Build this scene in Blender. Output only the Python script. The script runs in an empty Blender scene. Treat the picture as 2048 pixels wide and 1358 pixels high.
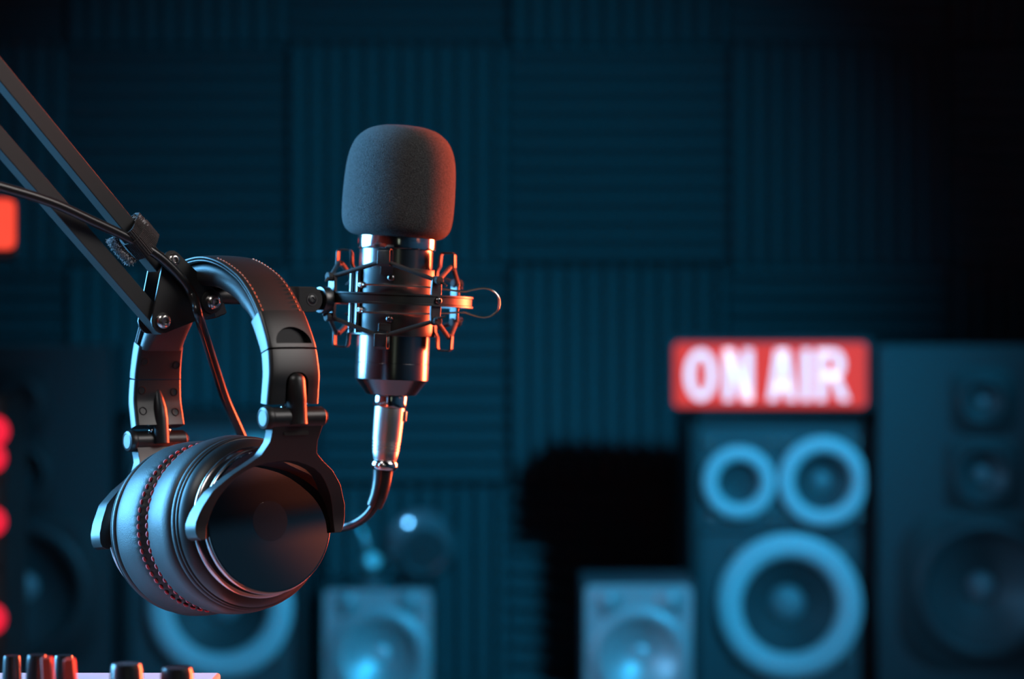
import bpy, bmesh, math, random
from mathutils import Vector, Matrix
R = math.radians
random.seed(7)
sc = bpy.context.scene
col = sc.collection
MM = 0.001
H = 1.06                      # camera height
FPX = 85 / 36 * 2048          # focal length in pixels of the photograph

def at(px, py, d):            # point of the place seen at a photo pixel, d metres in front of the camera
    return Vector(((px - 1024) / FPX * d, d, H + (679 - py) / FPX * d))

# ------------------------------------------------------------------ materials
def mat(name, color, rough=0.5, metal=0.0, spec=0.5, coat=0.0, sheen=0.0, bump=None, mottle=0.0, emit=None, estr=0.0, coat_rough=0.1):
    m = bpy.data.materials.new(name); m.use_nodes = True
    nt = m.node_tree; b = nt.nodes['Principled BSDF']
    b.inputs['Base Color'].default_value = (*color, 1)
    b.inputs['Roughness'].default_value = rough
    b.inputs['Metallic'].default_value = metal
    b.inputs['Specular IOR Level'].default_value = spec
    b.inputs['Coat Weight'].default_value = coat
    b.inputs['Coat Roughness'].default_value = coat_rough
    b.inputs['Sheen Weight'].default_value = sheen
    b.inputs['Sheen Roughness'].default_value = 0.4
    if emit:
        b.inputs['Emission Color'].default_value = (*emit, 1)
        b.inputs['Emission Strength'].default_value = estr
    tc = nt.nodes.new('ShaderNodeTexCoord')
    if mottle:
        n = nt.nodes.new('ShaderNodeTexNoise'); n.inputs['Scale'].default_value = 60; n.inputs['Detail'].default_value = 4
        nt.links.new(tc.outputs['Object'], n.inputs['Vector'])
        mr = nt.nodes.new('ShaderNodeMapRange')
        mr.inputs['To Min'].default_value = max(0.02, rough - mottle); mr.inputs['To Max'].default_value = min(1, rough + mottle)
        nt.links.new(n.outputs['Fac'], mr.inputs['Value']); nt.links.new(mr.outputs['Result'], b.inputs['Roughness'])
    if bump:
        kind, scale, strength, dist = bump
        if kind == 'voronoi':
            n = nt.nodes.new('ShaderNodeTexVoronoi'); n.inputs['Scale'].default_value = scale; out = n.outputs['Distance']
        elif kind == 'wave':
            n = nt.nodes.new('ShaderNodeTexWave'); n.inputs['Scale'].default_value = scale; n.bands_direction = 'X'; out = n.outputs['Fac']
        else:
            n = nt.nodes.new('ShaderNodeTexNoise'); n.inputs['Scale'].default_value = scale; n.inputs['Detail'].default_value = 3; out = n.outputs['Fac']
        nt.links.new(tc.outputs['Object'], n.inputs['Vector'])
        bp = nt.nodes.new('ShaderNodeBump'); bp.inputs['Strength'].default_value = strength; bp.inputs['Distance'].default_value = dist
        nt.links.new(out, bp.inputs['Height']); nt.links.new(bp.outputs['Normal'], b.inputs['Normal'])
    return m

M = {}
M['foam_tile'] = mat('acoustic_foam', (0.13, 0.13, 0.135), 0.95, spec=0.1, bump=('noise', 900, 0.3, 0.001))
M['wall'] = mat('dark_paint', (0.10, 0.10, 0.10), 0.8, mottle=0.1)
M['floor'] = mat('dark_floor', (0.05, 0.045, 0.04), 0.5, mottle=0.15)
M['windscreen'] = mat('windscreen_foam', (0.055, 0.055, 0.055), 1.0, spec=0.15, sheen=0.1, bump=('voronoi', 1900, 0.9, 0.0008))
nt_ = M['windscreen'].node_tree
no_ = nt_.nodes.new('ShaderNodeTexNoise'); no_.inputs['Scale'].default_value = 2600; no_.inputs['Detail'].default_value = 1.0
rm_ = nt_.nodes.new('ShaderNodeValToRGB'); rm_.color_ramp.elements[0].position = 0.36; rm_.color_ramp.elements[0].color = (0.022, 0.022, 0.022, 1)
rm_.color_ramp.elements[1].position = 0.66; rm_.color_ramp.elements[1].color = (0.11, 0.11, 0.11, 1)
tc_ = [n for n in nt_.nodes if n.type == 'TEX_COORD'][0]
nt_.links.new(tc_.outputs['Object'], no_.inputs['Vector']); nt_.links.new(no_.outputs['Fac'], rm_.inputs['Fac'])
nt_.links.new(rm_.outputs['Color'], nt_.nodes['Principled BSDF'].inputs['Base Color'])
M['chrome'] = mat('chrome', (0.75, 0.75, 0.76), 0.12, 1.0, mottle=0.03)
M['nickel'] = mat('satin_nickel', (0.55, 0.53, 0.52), 0.34, 1.0, bump=('noise', 3000, 0.15, 0.0003))
M['screw'] = mat('steel_screw', (0.62, 0.58, 0.55), 0.25, 1.0, mottle=0.05)
M['mic_black'] = mat('mic_black_anodised', (0.22, 0.22, 0.225), 0.22, 1.0, 0.5, mottle=0.03)
M['sleeve'] = mat('matte_black_metal', (0.10, 0.10, 0.10), 0.38, 1.0, 0.5, mottle=0.05)
M['arm_black'] = mat('arm_powder_coat', (0.03, 0.029, 0.028), 0.45, 0.0, 0.5, bump=('noise', 2500, 0.08, 0.0003), mottle=0.05)
M['plate_black'] = mat('bracket_satin_black', (0.013, 0.013, 0.013), 0.45, 0.0, 0.5, mottle=0.05)
M['plastic'] = mat('satin_black_plastic', (0.013, 0.013, 0.013), 0.38, 0.0, 0.5, bump=('noise', 2500, 0.05, 0.0002), mottle=0.03)
M['plastic_in'] = mat('dark_plastic', (0.03, 0.022, 0.024), 0.5, 0.0, 0.4, mottle=0.05)
M['leather'] = mat('protein_leather', (0.026, 0.026, 0.027), 0.45, 0.0, 0.45, bump=('noise', 1400, 0.22, 0.0006), mottle=0.05)
M['leather_band'] = mat('headband_leather', (0.025, 0.023, 0.023), 0.48, 0.0, 0.5, bump=('noise', 1200, 0.12, 0.0005), mottle=0.05)
M['thread'] = mat('red_thread', (0.5, 0.02, 0.025), 0.7, sheen=0.3)
M['thread_orange'] = mat('orange_thread', (0.7, 0.18, 0.07), 0.7, sheen=0.3)
M['gloss_plate'] = mat('mirror_black_plate', (0.24, 0.21, 0.20), 0.03, 1.0, 0.5, mottle=0.005)
M['badge'] = mat('black_badge', (0.18, 0.16, 0.155), 0.09, 1.0, 0.5, mottle=0.02)
M['flat_black'] = mat('matte_black', (0.012, 0.012, 0.012), 0.7, spec=0.2, mottle=0.05)
M['trim_chrome'] = mat('dark_chrome_trim', (0.5, 0.45, 0.45), 0.2, 1.0)
M['rubber'] = mat('black_rubber_cable', (0.014, 0.013, 0.013), 0.27, 0.0, 0.5)
M['cord'] = mat('elastic_cord', (0.03, 0.03, 0.03), 0.75, bump=('noise', 3000, 0.5, 0.0004))
M['hookloop'] = mat('hook_and_loop_fabric', (0.04, 0.034, 0.034), 0.95, spec=0.2, sheen=0.3, bump=('noise', 1800, 0.8, 0.0008))
M['fuzz'] = mat('frayed_fabric', (0.6, 0.6, 0.6), 1.0, sheen=0.5)
M['cab_black'] = mat('speaker_vinyl_black', (0.035, 0.035, 0.036), 0.5, 0.0, 0.4, mottle=0.1)
M['baffle'] = mat('speaker_baffle', (0.10, 0.105, 0.11), 0.5, 0.0, 0.4, mottle=0.1)
M['cab_grey'] = mat('speaker_grey', (0.10, 0.10, 0.105), 0.5, 0.0, 0.4, mottle=0.1)
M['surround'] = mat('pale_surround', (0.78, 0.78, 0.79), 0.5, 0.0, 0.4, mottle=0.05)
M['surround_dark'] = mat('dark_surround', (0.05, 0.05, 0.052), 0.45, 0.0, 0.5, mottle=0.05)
M['cone'] = mat('paper_cone', (0.085, 0.085, 0.088), 0.5, 0.0, 0.5, mottle=0.1)
M['cap'] = mat('dust_cap', (0.3, 0.3, 0.31), 0.4, 0.0, 0.5, mottle=0.05)
M['silver'] = mat('silver_plastic', (0.6, 0.6, 0.6), 0.4, 0.3, 0.5, mottle=0.05)
M['silver_cone'] = mat('silver_cone', (0.7, 0.7, 0.7), 0.45, 0.5, 0.5, mottle=0.05)
M['table'] = mat('dark_veneer', (0.12, 0.11, 0.105), 0.45, mottle=0.1)
M['gloss_black'] = mat('gloss_black', (0.03, 0.03, 0.032), 0.18, 0.0, 0.6, mottle=0.03)
M['lamp_shell'] = mat('lamp_metal', (0.28, 0.29, 0.30), 0.2, 0.6, 0.6, coat=0.5, coat_rough=0.05, mottle=0.03)
M['silver_dome'] = mat('silver_dome', (0.5, 0.5, 0.5), 0.35, 0.3, 0.5, coat=1.0, coat_rough=0.05)
M['silver_cap'] = mat('silver_cap', (0.85, 0.85, 0.85), 0.3, 0.25, 0.5, coat=1.0, coat_rough=0.08)
M['cab_dark'] = mat('speaker_dark_grey', (0.06, 0.06, 0.063), 0.5, 0.0, 0.4, mottle=0.1)
M['mixer'] = mat('mixer_panel', (0.5, 0.48, 0.49), 0.5, mottle=0.05)
M['knob'] = mat('knob_black', (0.015, 0.015, 0.016), 0.25, 0.0, 0.6, mottle=0.03)
M['knob_red'] = mat('red_plastic', (0.5, 0.04, 0.02), 0.4)
M['sign_face'] = mat('lit_red_acrylic', (0.4, 0.02, 0.02), 0.3, emit=(0.78, 0.05, 0.035), estr=0.85)
M['sign_text'] = mat('lit_white_acrylic', (0.8, 0.8, 0.8), 0.3, emit=(0.95, 0.80, 0.92), estr=0.88)
M['red_lens'] = mat('lit_red_lens', (0.4, 0.02, 0.02), 0.3, emit=(1.0, 0.07, 0.035), estr=1.1)
M['red_led'] = mat('lit_red_button', (0.4, 0.01, 0.02), 0.3, emit=(1.0, 0.015, 0.05), estr=1.0)

# ------------------------------------------------------------------ mesh building
class MB:
    def __init__(s): s.v = []; s.f = []
    def add(s, vs, fs, T=None):
        o = len(s.v)
        s.v += [tuple(T @ Vector(p)) if T is not None else tuple(p) for p in vs]
        s.f += [tuple(i + o for i in f) for f in fs]
        return s
    def box(s, c, d, T=None):
        x, y, z = d[0] / 2, d[1] / 2, d[2] / 2
        vs = [(c[0] + a * x, c[1] + b * y, c[2] + e * z) for a in (-1, 1) for b in (-1, 1) for e in (-1, 1)]
        return s.add(vs, [(0, 1, 3, 2), (4, 6, 7, 5), (0, 4, 5, 1), (2, 3, 7, 6), (0, 2, 6, 4), (1, 5, 7, 3)], T)
    def lathe(s, prof, n=64, T=None):           # profile of (r, z) turned about z; r = 0 makes a pole
        vs, fs, rings = [], [], []
        for r, z in prof:
            if r <= 1e-9:
                rings.append([len(vs)]); vs.append((0, 0, z))
            else:
                rings.append(list(range(len(vs), len(vs) + n)))
                vs += [(r * math.cos(2 * math.pi * k / n), r * math.sin(2 * math.pi * k / n), z) for k in range(n)]
        for a, b in zip(rings, rings[1:]):
            for k in range(n):
                k2 = (k + 1) % n
                if len(a) == 1 and len(b) == 1: continue
                if len(a) == 1: fs.append((a[0], b[k2], b[k]))
                elif len(b) == 1: fs.append((a[k], a[k2], b[0]))
                else: fs.append((a[k], a[k2], b[k2], b[k]))
        return s.add(vs, fs, T)
    def tube(s, pts, r, n=12, closed=False, T=None):
        pts = [Vector(p) for p in pts]; N = len(pts)
        rr = r if isinstance(r, (list, tuple)) else [r] * N
        tan = []
        for i in range(N):
            a = pts[(i - 1) % N] if closed or i > 0 else pts[0]
            b = pts[(i + 1) % N] if closed or i < N - 1 else pts[-1]
            tan.append((b - a).normalized())
        ref = Vector((0, 0, 1)) if abs(tan[0].z) < 0.9 else Vector((1, 0, 0))
        u = tan[0].cross(ref).normalized(); vs = []; fs = []
        for i in range(N):
            u = (u - tan[i] * u.dot(tan[i])).normalized(); w = tan[i].cross(u)
            for k in range(n):
                a = 2 * math.pi * k / n
                vs.append(pts[i] + (u * math.cos(a) + w * math.sin(a)) * rr[i])
        for i in range(N if closed else N - 1):
            j = (i + 1) % N
            for k in range(n):
                k2 = (k + 1) % n
                fs.append((i * n + k, i * n + k2, j * n + k2, j * n + k))
        if not closed:
            fs.append(tuple(range(n))[::-1]); fs.append(tuple((N - 1) * n + k for k in range(n)))
        return s.add(vs, fs, T)
    def prism(s, outline, y0, y1, T=None):      # (x, z) outline, extruded along y
        n = len(outline)
        vs = [(x, y0, z) for x, z in outline] + [(x, y1, z) for x, z in outline]
        fs = [tuple(range(n)), tuple(range(2 * n - 1, n - 1, -1))]
        fs += [(i, n + i, n + (i + 1) % n, (i + 1) % n) for i in range(n)]
        return s.add(vs, fs, T)
    def grid_solid(s, A, B, open_edges=()):      # two grids A[i][j], B[i][j] joined into a closed skin
        ni, nj = len(A), len(A[0]); ia = lambda i, j: i * nj + j; ib = lambda i, j: ni * nj + i * nj + j
        vs = [p for row in A for p in row] + [p for row in B for p in row]; fs = []
        for i in range(ni - 1):
            for j in range(nj - 1):
                fs.append((ia(i, j), ia(i, j + 1), ia(i + 1, j + 1), ia(i + 1, j)))
                fs.append((ib(i, j), ib(i + 1, j), ib(i + 1, j + 1), ib(i, j + 1)))
        for i in range(ni - 1):
            if ('j0', i) not in open_edges: fs.append((ia(i, 0), ia(i + 1, 0), ib(i + 1, 0), ib(i, 0)))
            if ('j1', i) not in open_edges: fs.append((ia(i, nj - 1), ib(i, nj - 1), ib(i + 1, nj - 1), ia(i + 1, nj - 1)))
        for j in range(nj - 1):
            fs.append((ia(0, j), ib(0, j), ib(0, j + 1), ia(0, j + 1)))
            fs.append((ia(ni - 1, j), ia(ni - 1, j + 1), ib(ni - 1, j + 1), ib(ni - 1, j)))
        return s.add(vs, fs)
    def build(s, name, m, parent=None, loc=None, rot=None, bevel=0, angle=35, merge=True, scale=MM, segs=2, subsurf=0):
        me = bpy.data.meshes.new(name)
        me.from_pydata([tuple(c * scale for c in p) for p in s.v], [], s.f)
        bm = bmesh.new(); bm.from_mesh(me)
        if merge: bmesh.ops.remove_doubles(bm, verts=bm.verts, dist=1e-6)
        bmesh.ops.recalc_face_normals(bm, faces=bm.faces)
        bm.to_mesh(me); bm.free()
        me.polygons.foreach_set('use_smooth', [True] * len(me.polygons))
        me.set_sharp_from_angle(angle=R(angle))
        me.materials.append(m)
        o = bpy.data.objects.new(name, me); col.objects.link(o)
        if parent is not None: o.parent = parent
        if loc is not None: o.location = loc
        if rot is not None: o.rotation_euler = rot
        if bevel:
            md = o.modifiers.new('edge', 'BEVEL'); md.width = bevel * MM; md.segments = segs; md.limit_method = 'ANGLE'; md.angle_limit = R(30)
            md.harden_normals = False
        if subsurf:
            md = o.modifiers.new('sub', 'SUBSURF'); md.levels = md.render_levels = subsurf
        return o

def tag(o, label, cat=None, group=None, kind=None):
    o['label'] = label
    if cat: o['category'] = cat
    if group: o['group'] = group
    if kind: o['kind'] = kind
    return o
def thing(name, label, cat, matrix=None, loc=(0, 0, 0), rz=0, group=None):
    o = bpy.data.objects.new(name, None); col.objects.link(o); o.empty_display_size = 0.05
    if matrix is not None: o.matrix_world = matrix
    else: o.location = loc; o.rotation_euler = (0, 0, rz)
    return tag(o, label, cat, group)
def struct(name, mb, m, scale=1):
    o = mb.build(name, m, scale=scale); o['kind'] = 'structure'; return o
def copy_tree(o, parent=None):
    c = o.copy(); col.objects.link(c)
    if parent is not None: c.parent = parent
    for ch in list(o.children): copy_tree(ch, c)
    return c
def AX(origin, zdir, xdir=(1, 0, 0)):           # matrix whose z runs along zdir
    z = Vector(zdir).normalized(); x = Vector(xdir); x = (x - z * x.dot(z))
    if x.length < 1e-4: x = Vector((0, 1, 0)); x = x - z * x.dot(z)
    x.normalize(); y = z.cross(x)
    m = Matrix((x, y, z)).transposed().to_4x4(); m.translation = Vector(origin); return m
def frame(W, U, V, O):
    m = Matrix((W, U, V)).transposed().to_4x4(); m.translation = O; return m
def interp(x, xs, ys):
    if x <= xs[0]: return ys[0]
    for i in range(len(xs) - 1):
        if x <= xs[i + 1]:
            t = (x - xs[i]) / (xs[i + 1] - xs[i]); return ys[i] + (ys[i + 1] - ys[i]) * t
    return ys[-1]
def spline(P, n=8, closed=False):               # Catmull-Rom through the points
    P = [Vector(p) for p in P]; out = []; N = len(P)
    for i in range(N if closed else N - 1):
        if closed: a, b, c, d = P[i - 1], P[i], P[(i + 1) % N], P[(i + 2) % N]
        else: a, b, c, d = P[max(i - 1, 0)], P[i], P[i + 1], P[min(i + 2, N - 1)]
        for k in range(n):
            t = k / n
            out.append(0.5 * ((2 * b) + (c - a) * t + (2 * a - 5 * b + 4 * c - d) * t * t + (3 * b - a - 3 * c + d) * t ** 3))
    if not closed: out.append(P[-1])
    return out
def arc_pts(cx, cz, r, a0, a1, n): return [(cx + r * math.cos(R(a0 + (a1 - a0) * k / n)), cz + r * math.sin(R(a0 + (a1 - a0) * k / n))) for k in range(n + 1)]
def rounded_rect(x0, x1, z0, z1, r, n=5):
    return arc_pts(x1 - r, z1 - r, r, 0, 90, n) + arc_pts(x0 + r, z1 - r, r, 90, 180, n) + arc_pts(x0 + r, z0 + r, r, 180, 270, n) + arc_pts(x1 - r, z0 + r, r, 270, 360, n)
def boolean(o, cutter_mb):
    c = cutter_mb.build('cutter', M['plastic'])
    c.parent = o.parent
    md = o.modifiers.new('cut', 'BOOLEAN'); md.object = c; md.operation = 'DIFFERENCE'; md.solver = 'EXACT'
    bpy.context.view_layer.update()
    dg = bpy.context.evaluated_depsgraph_get()
    me = bpy.data.meshes.new_from_object(o.evaluated_get(dg))
    o.modifiers.clear(); old = o.data; o.data = me; me.name = o.name
    me.polygons.foreach_set('use_smooth', [True] * len(me.polygons)); me.set_sharp_from_angle(angle=R(38))
    bpy.data.objects.remove(c)

def hull2(circles, n=14):                        # convex outline round a set of (x, z, r) circles
    pts = [(cx + r * math.cos(2 * math.pi * k / n), cz + r * math.sin(2 * math.pi * k / n)) for cx, cz, r in circles for k in range(n)]
    pts = sorted(set(pts)); lo = []; up = []
    cr = lambda o, a, b: (a[0] - o[0]) * (b[1] - o[1]) - (a[1] - o[1]) * (b[0] - o[0])
    for p in pts:
        while len(lo) >= 2 and cr(lo[-2], lo[-1], p) <= 0: lo.pop()
        lo.append(p)
    for p in reversed(pts):
        while len(up) >= 2 and cr(up[-2], up[-1], p) <= 0: up.pop()
        up.append(p)
    return lo[:-1] + up[:-1]
def dome_bolt(mb, T, r, h, socket=True):         # button-head screw, axis z of T pointing out
    prof = [(r, 0), (r * 0.97, h * 0.35), (r * 0.85, h * 0.7), (r * 0.62, h * 0.93), (r * 0.45, h)]
    if socket: prof += [(r * 0.42, h), (r * 0.38, h * 0.45), (0, h * 0.45)]
    else: prof += [(0, h * 1.03)]
    mb.lathe(prof, 24, T)

# ================================================================== room
WALL_Y = 3.37
TABLE_Z = H - 0.469
RX, RY0, RZ = 1.9, -1.3, 2.6
struct('floor', MB().box((0, (WALL_Y + RY0) / 2, -0.05), (2 * RX + 0.2, WALL_Y - RY0 + 0.2, 0.1)), M['floor'])
struct('ceiling', MB().box((0, (WALL_Y + RY0) / 2, RZ + 0.05), (2 * RX + 0.2, WALL_Y - RY0 + 0.2, 0.1)), M['wall'])
struct('wall_back', MB().box((0, WALL_Y + 0.05, RZ / 2), (2 * RX + 0.2, 0.1, RZ)), M['wall'])
struct('wall_left', MB().box((-RX - 0.05, (WALL_Y + RY0) / 2, RZ / 2), (0.1, WALL_Y - RY0, RZ)), M['wall'])
struct('wall_right', MB().box((RX + 0.05, (WALL_Y + RY0) / 2, RZ / 2), (0.1, WALL_Y - RY0, RZ)), M['wall'])
struct('wall_front', MB().box((0, RY0 - 0.05, RZ / 2), (2 * RX + 0.2, 0.1, RZ)), M['wall'])

struct('reflection_bar_1', MB().box((RX - 0.02, 0.6, 1.252), (0.04, 2.2, 0.058)), M['flat_black'])  # added unseen bar, gives the ear-cup plate's reflection its dark band

# foam tiles: twelve ridges each, laid chequerwise with upright and level ridges
TS = 0.3048
def foam_mesh():
    mb = MB(); n = 12; w = TS / n; half = TS / 2 - 0.0008
    prof = [(-half, 0.0)]
    for k in range(n):
        x0 = -TS / 2 + k * w
        prof += [(max(x0, -half) + (0.001 if k else 0), 0.016), (x0 + w * 0.44, 0.040), (x0 + w * 0.56, 0.040)]
    prof += [(half, 0.016), (half, 0.0)]
    out = [(x, -y) for x, y in prof]
    m = len(out)
    vs = [(x, y, -half) for x, y in out] + [(x, y, half) for x, y in out]
    fs = [tuple(range(m)), tuple(range(2 * m - 1, m - 1, -1))] + [(i, (i + 1) % m, m + (i + 1) % m, m + i) for i in range(m)]
    return mb.add(vs, fs)
ORD = ['first', 'second', 'third', 'fourth', 'fifth', 'sixth']
ROW = ['top row', 'second row', 'third row', 'bottom row']
tile0 = None
x_left, z_top = -0.6166, H + 0.4075
for r in range(4):
    for c in range(6):
        upright = (r + c) % 2 == 1
        if tile0 is None:
            o = tile0 = foam_mesh().build('foam_tile', M['foam_tile'], scale=1, angle=20)
        else:
            o = tile0.copy(); col.objects.link(o)
        o.location = (x_left + (c - 0.5) * TS, WALL_Y, z_top + (0.5 - r) * TS)
        o.rotation_euler = (0, 0 if upright else math.pi / 2, 0)
        tag(o, f"dark foam tile with {'vertical' if upright else 'horizontal'} ridges, {ORD[c]} from left in the wall's {ROW[r]}", 'foam tile', 'foam tiles on the back wall')

# sideboard carrying the speakers
t = thing('sideboard', 'long dark low sideboard under the row of speakers against the foam wall', 'sideboard', loc=(0, 2.98, 0))
MB().box((0, 0, TABLE_Z - 0.02), (2.6, 0.68, 0.04)).build('top', M['table'], t, scale=1, bevel=3)
MB().box((0, 0.02, (TABLE_Z - 0.04) / 2 + 0.02), (2.5, 0.58, TABLE_Z - 0.08)).build('carcass', M['table'], t, scale=1, bevel=3)
for x in (-0.83, 0, 0.83):
    d = MB().box((x, -0.285, (TABLE_Z - 0.04) / 2 + 0.02), (0.8, 0.03, TABLE_Z - 0.12)).build('door', M['table'], t, scale=1, bevel=3)
    MB().box((x + 0.3, -0.31, 0.4), (0.1, 0.02, 0.012)).build('handle', M['screw'], d, scale=1, bevel=2)

# ------------------------------------------------------------------ speakers (local: front face at y = 0 looking to -y, mm)
OUT = (0, -1, 0)
def driver(parent, name, x, z, ro, ri, rcap, ring, cone, cap, bolts=None, depth=None, roll=True, bolt_mat='screw', dome=0.55):
    T = AX((x, 0, z), OUT); depth = depth or ri * 0.45; w = (ro - ri) / 2
    prof = [(ro, -1), (ro, 1.5)]
    prof += [(ri + w - w * 0.94 * math.cos(math.pi * k / 12), 2 + w * 0.55 * math.sin(math.pi * k / 12)) for k in range(12, -1, -1)] if roll else [(ro - 2, 3), (ri + 2, 3)]
    prof += [(ri, 0), (ri - 1, -3)]
    o = MB().lathe(prof, 72, T).build(name, M[ring], parent)
    MB().lathe([(ri, -1.5), (ri * 0.8, -depth * 0.35), (rcap * 1.05, -depth), (rcap * 0.6, -depth - 1), (0, -depth - 1)], 64, T).build('cone', M[cone], o)
    MB().lathe([(rcap, -depth + 0.5)] + [(rcap * math.cos(R(a)), -depth + 0.5 + rcap * dome * math.sin(R(a))) for a in (15, 30, 45, 60, 70, 80)] + [(0, -depth + 0.5 + rcap * dome)], 40, T).build('dust_cap', M[cap], o)
    for bx, bz in bolts or []:
        mb = MB(); dome_bolt(mb, AX((bx, 0, bz), OUT), 4.2, 2.4); mb.build('bolt', M[bolt_mat], o)
    return o
def cabinet(parent, w, h, d, m, bevel=4, name='cabinet'):
    return MB().box((0, d / 2, h / 2), (w, d, h)).build(name, M[m], parent, bevel=bevel, segs=3)

# three-way speaker that carries the sign, and its twin
dA = 2.95; kA = dA / FPX * 1000; xA = at(1565, 0, dA).x; baseA = 679 + (H - TABLE_Z) * FPX / dA
def xa(px): return (px - 1565) * kA
def za(py): return (baseA - py) * kA
hA = za(822)
A = thing('three_way_speaker', 'black three-way speaker with pale driver rings, standing under the lit red sign', 'speaker', loc=(xA, dA, TABLE_Z), group='three-way speakers with pale rings')
wA = 370 * kA
cab = MB()
for c, d in (((-wA / 2 + 6, 4, hA / 2), (12, 14, hA)), ((wA / 2 - 6, 4, hA / 2), (12, 14, hA)), ((0, 4, hA - 8), (wA, 14, 16)), ((0, 4, 8), (wA, 14, 16))): cab.box(c, d)
cab.build('front_bezel', M['cab_black'], A, merge=False, bevel=2)
cabA = MB().box((0, 130, hA / 2), (wA, 240, hA)).build('cabinet', M['cab_black'], A)
ub = MB().box((0, 8, (za(1062) + hA) / 2 - 4), (wA - 26, 8, hA - za(1062) - 10)).build('upper_baffle', M['baffle'], A)
lb = MB().box((0, 8, (za(1066) + 16) / 2), (wA - 26, 8, za(1066) - 18)).build('lower_baffle', M['cab_grey'], A)
def bore(o, holes, y0=-12, y1=60):
    for x, z, r in holes: boolean(o, MB().lathe([(0, -y1), (r, -y1), (r, -y0), (0, -y0)], 64, AX((x, 0, z), OUT)))
HA = [(xa(1477), za(965), 46 * kA), (xa(1645), za(963), 60 * kA), (xa(1578), za(1212), 99 * kA)]
bore(cabA, HA); bore(ub, HA[:2]); bore(lb, HA[2:])
def drv(o): o.location = (0, -3 * MM, 0); return o
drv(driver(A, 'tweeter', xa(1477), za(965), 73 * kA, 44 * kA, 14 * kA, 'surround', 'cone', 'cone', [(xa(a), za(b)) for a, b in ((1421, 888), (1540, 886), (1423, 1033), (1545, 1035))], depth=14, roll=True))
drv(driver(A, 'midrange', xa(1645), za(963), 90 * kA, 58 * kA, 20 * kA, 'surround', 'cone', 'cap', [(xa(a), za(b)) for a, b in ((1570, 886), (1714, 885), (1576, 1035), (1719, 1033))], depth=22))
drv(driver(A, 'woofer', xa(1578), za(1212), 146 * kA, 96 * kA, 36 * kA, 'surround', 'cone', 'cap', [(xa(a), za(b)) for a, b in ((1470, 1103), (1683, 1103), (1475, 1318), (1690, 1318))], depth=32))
A2 = copy_tree(A)
A2.location.x = xA + (440 - 1578) * kA * MM
A2['label'] = 'black three-way speaker with large pale ring, standing behind and below the headphones'

# tall dark speakers at both ends
dB = 2.9; kB = dB / FPX * 1000; baseB = 679 + (H - TABLE_Z) * FPX / dB
def zb(py): return (baseB - py) * kB
def plate(parent, x, z, w, h, m, r=18, y=-2.5):
    return MB().prism(rounded_rect(x - w / 2, x + w / 2, z - h / 2, z + h / 2, r), y, 1).build('driver_plate', M[m], parent, bevel=0.6)
def tall(px, wpx, rz, label):
  B = thing('tall_speaker', label, 'speaker', loc=(at(px, 0, dB).x, dB, TABLE_Z), rz=R(rz), group='tall dark speakers')
  cb = cabinet(B, wpx * kB, zb(690), 240, 'cab_dark', 0)
  hs = [(-4, 803, 32), (-4, 950, 48), (-2, 1180, 114)]
  p1 = plate(B, -4, zb(803), 130 * kB, 130 * kB, 'cab_black'); p2 = plate(B, -4, zb(950), 150 * kB, 150 * kB, 'cab_black'); p3 = plate(B, -2, zb(1180), min(wpx - 30, 340) * kB, 320 * kB, 'cab_black', 55)
  bore(cb, [(x, zb(y), r * kB) for x, y, r in hs])
  for p, (x, y, r) in zip((p1, p2, p3), hs): bore(p, [(x, zb(y), r * kB)])
  for nm, px, py, ro, ri, rc, dep in (('tweeter', -4, 803, 52, 30, 12, 8), ('midrange', -4, 950, 64, 46, 17, 16), ('woofer', -2, 1180, 140, 112, 30, 40)):
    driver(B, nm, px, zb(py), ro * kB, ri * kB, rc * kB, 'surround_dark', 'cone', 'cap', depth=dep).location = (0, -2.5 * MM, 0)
tall(1972, 425, -3, 'tall dark grey speaker at the right end, beside the sign')
tall(42, 356, 4, 'tall dark grey speaker at the left end, behind the headphones and red lights')

# small silver monitors in front
def small(px, label, top, dD):
    kD = dD / FPX * 1000; baseD = 679 + (H - TABLE_Z) * FPX / dD
    zd = lambda py: (baseD - py) * kD
    s = thing('small_monitor_speaker', label, 'speaker', loc=(at(px, 0, dD).x, dD, TABLE_Z), group='small silver monitor speakers')
    w = 222 * kD; h = zd(top)
    c = cabinet(s, w, h, 140, 'cab_grey', 0)
    fp = MB().prism(rounded_rect(-w / 2 + 2, w / 2 - 2, 3, h - 2, 9), -4, 0.5).build('front_panel', M['silver'], s)
    zz = zd(1312)
    for o in (c, fp): bore(o, [(2, zz, 72 * kD)])
    driver(s, 'woofer', 2, zz, 100 * kD, 70 * kD, 19 * kD, 'silver', 'silver_cone', 'silver_cap', [(sx * 74 * kD + 2, zz + sz * 84 * kD) for sx in (-1, 1) for sz in (-1, 1)], depth=20, bolt_mat='chrome', dome=0.27).location = (0, -4 * MM, 0)
    for sx in (-1, 1):
        T = AX((sx * 62 * kD, -4, zd(1203)), OUT)
        MB().lathe([(15, 0), (15, 1.5), (11, 2.2)] + [(10.5 * math.cos(R(a)), 1 + 5.5 * math.sin(R(a))) for a in (5, 30, 50, 70)] + [(0, 6.5)], 32, T).build('dome_tweeter', M['silver_dome'], s)
    return s
small(756, 'small silver monitor speaker below the microphone, with a round ball lamp on top', 1176, 2.93)
small(1277, 'small silver monitor speaker at the foot of the speaker with the lit sign', 1166, 2.74)

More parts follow.
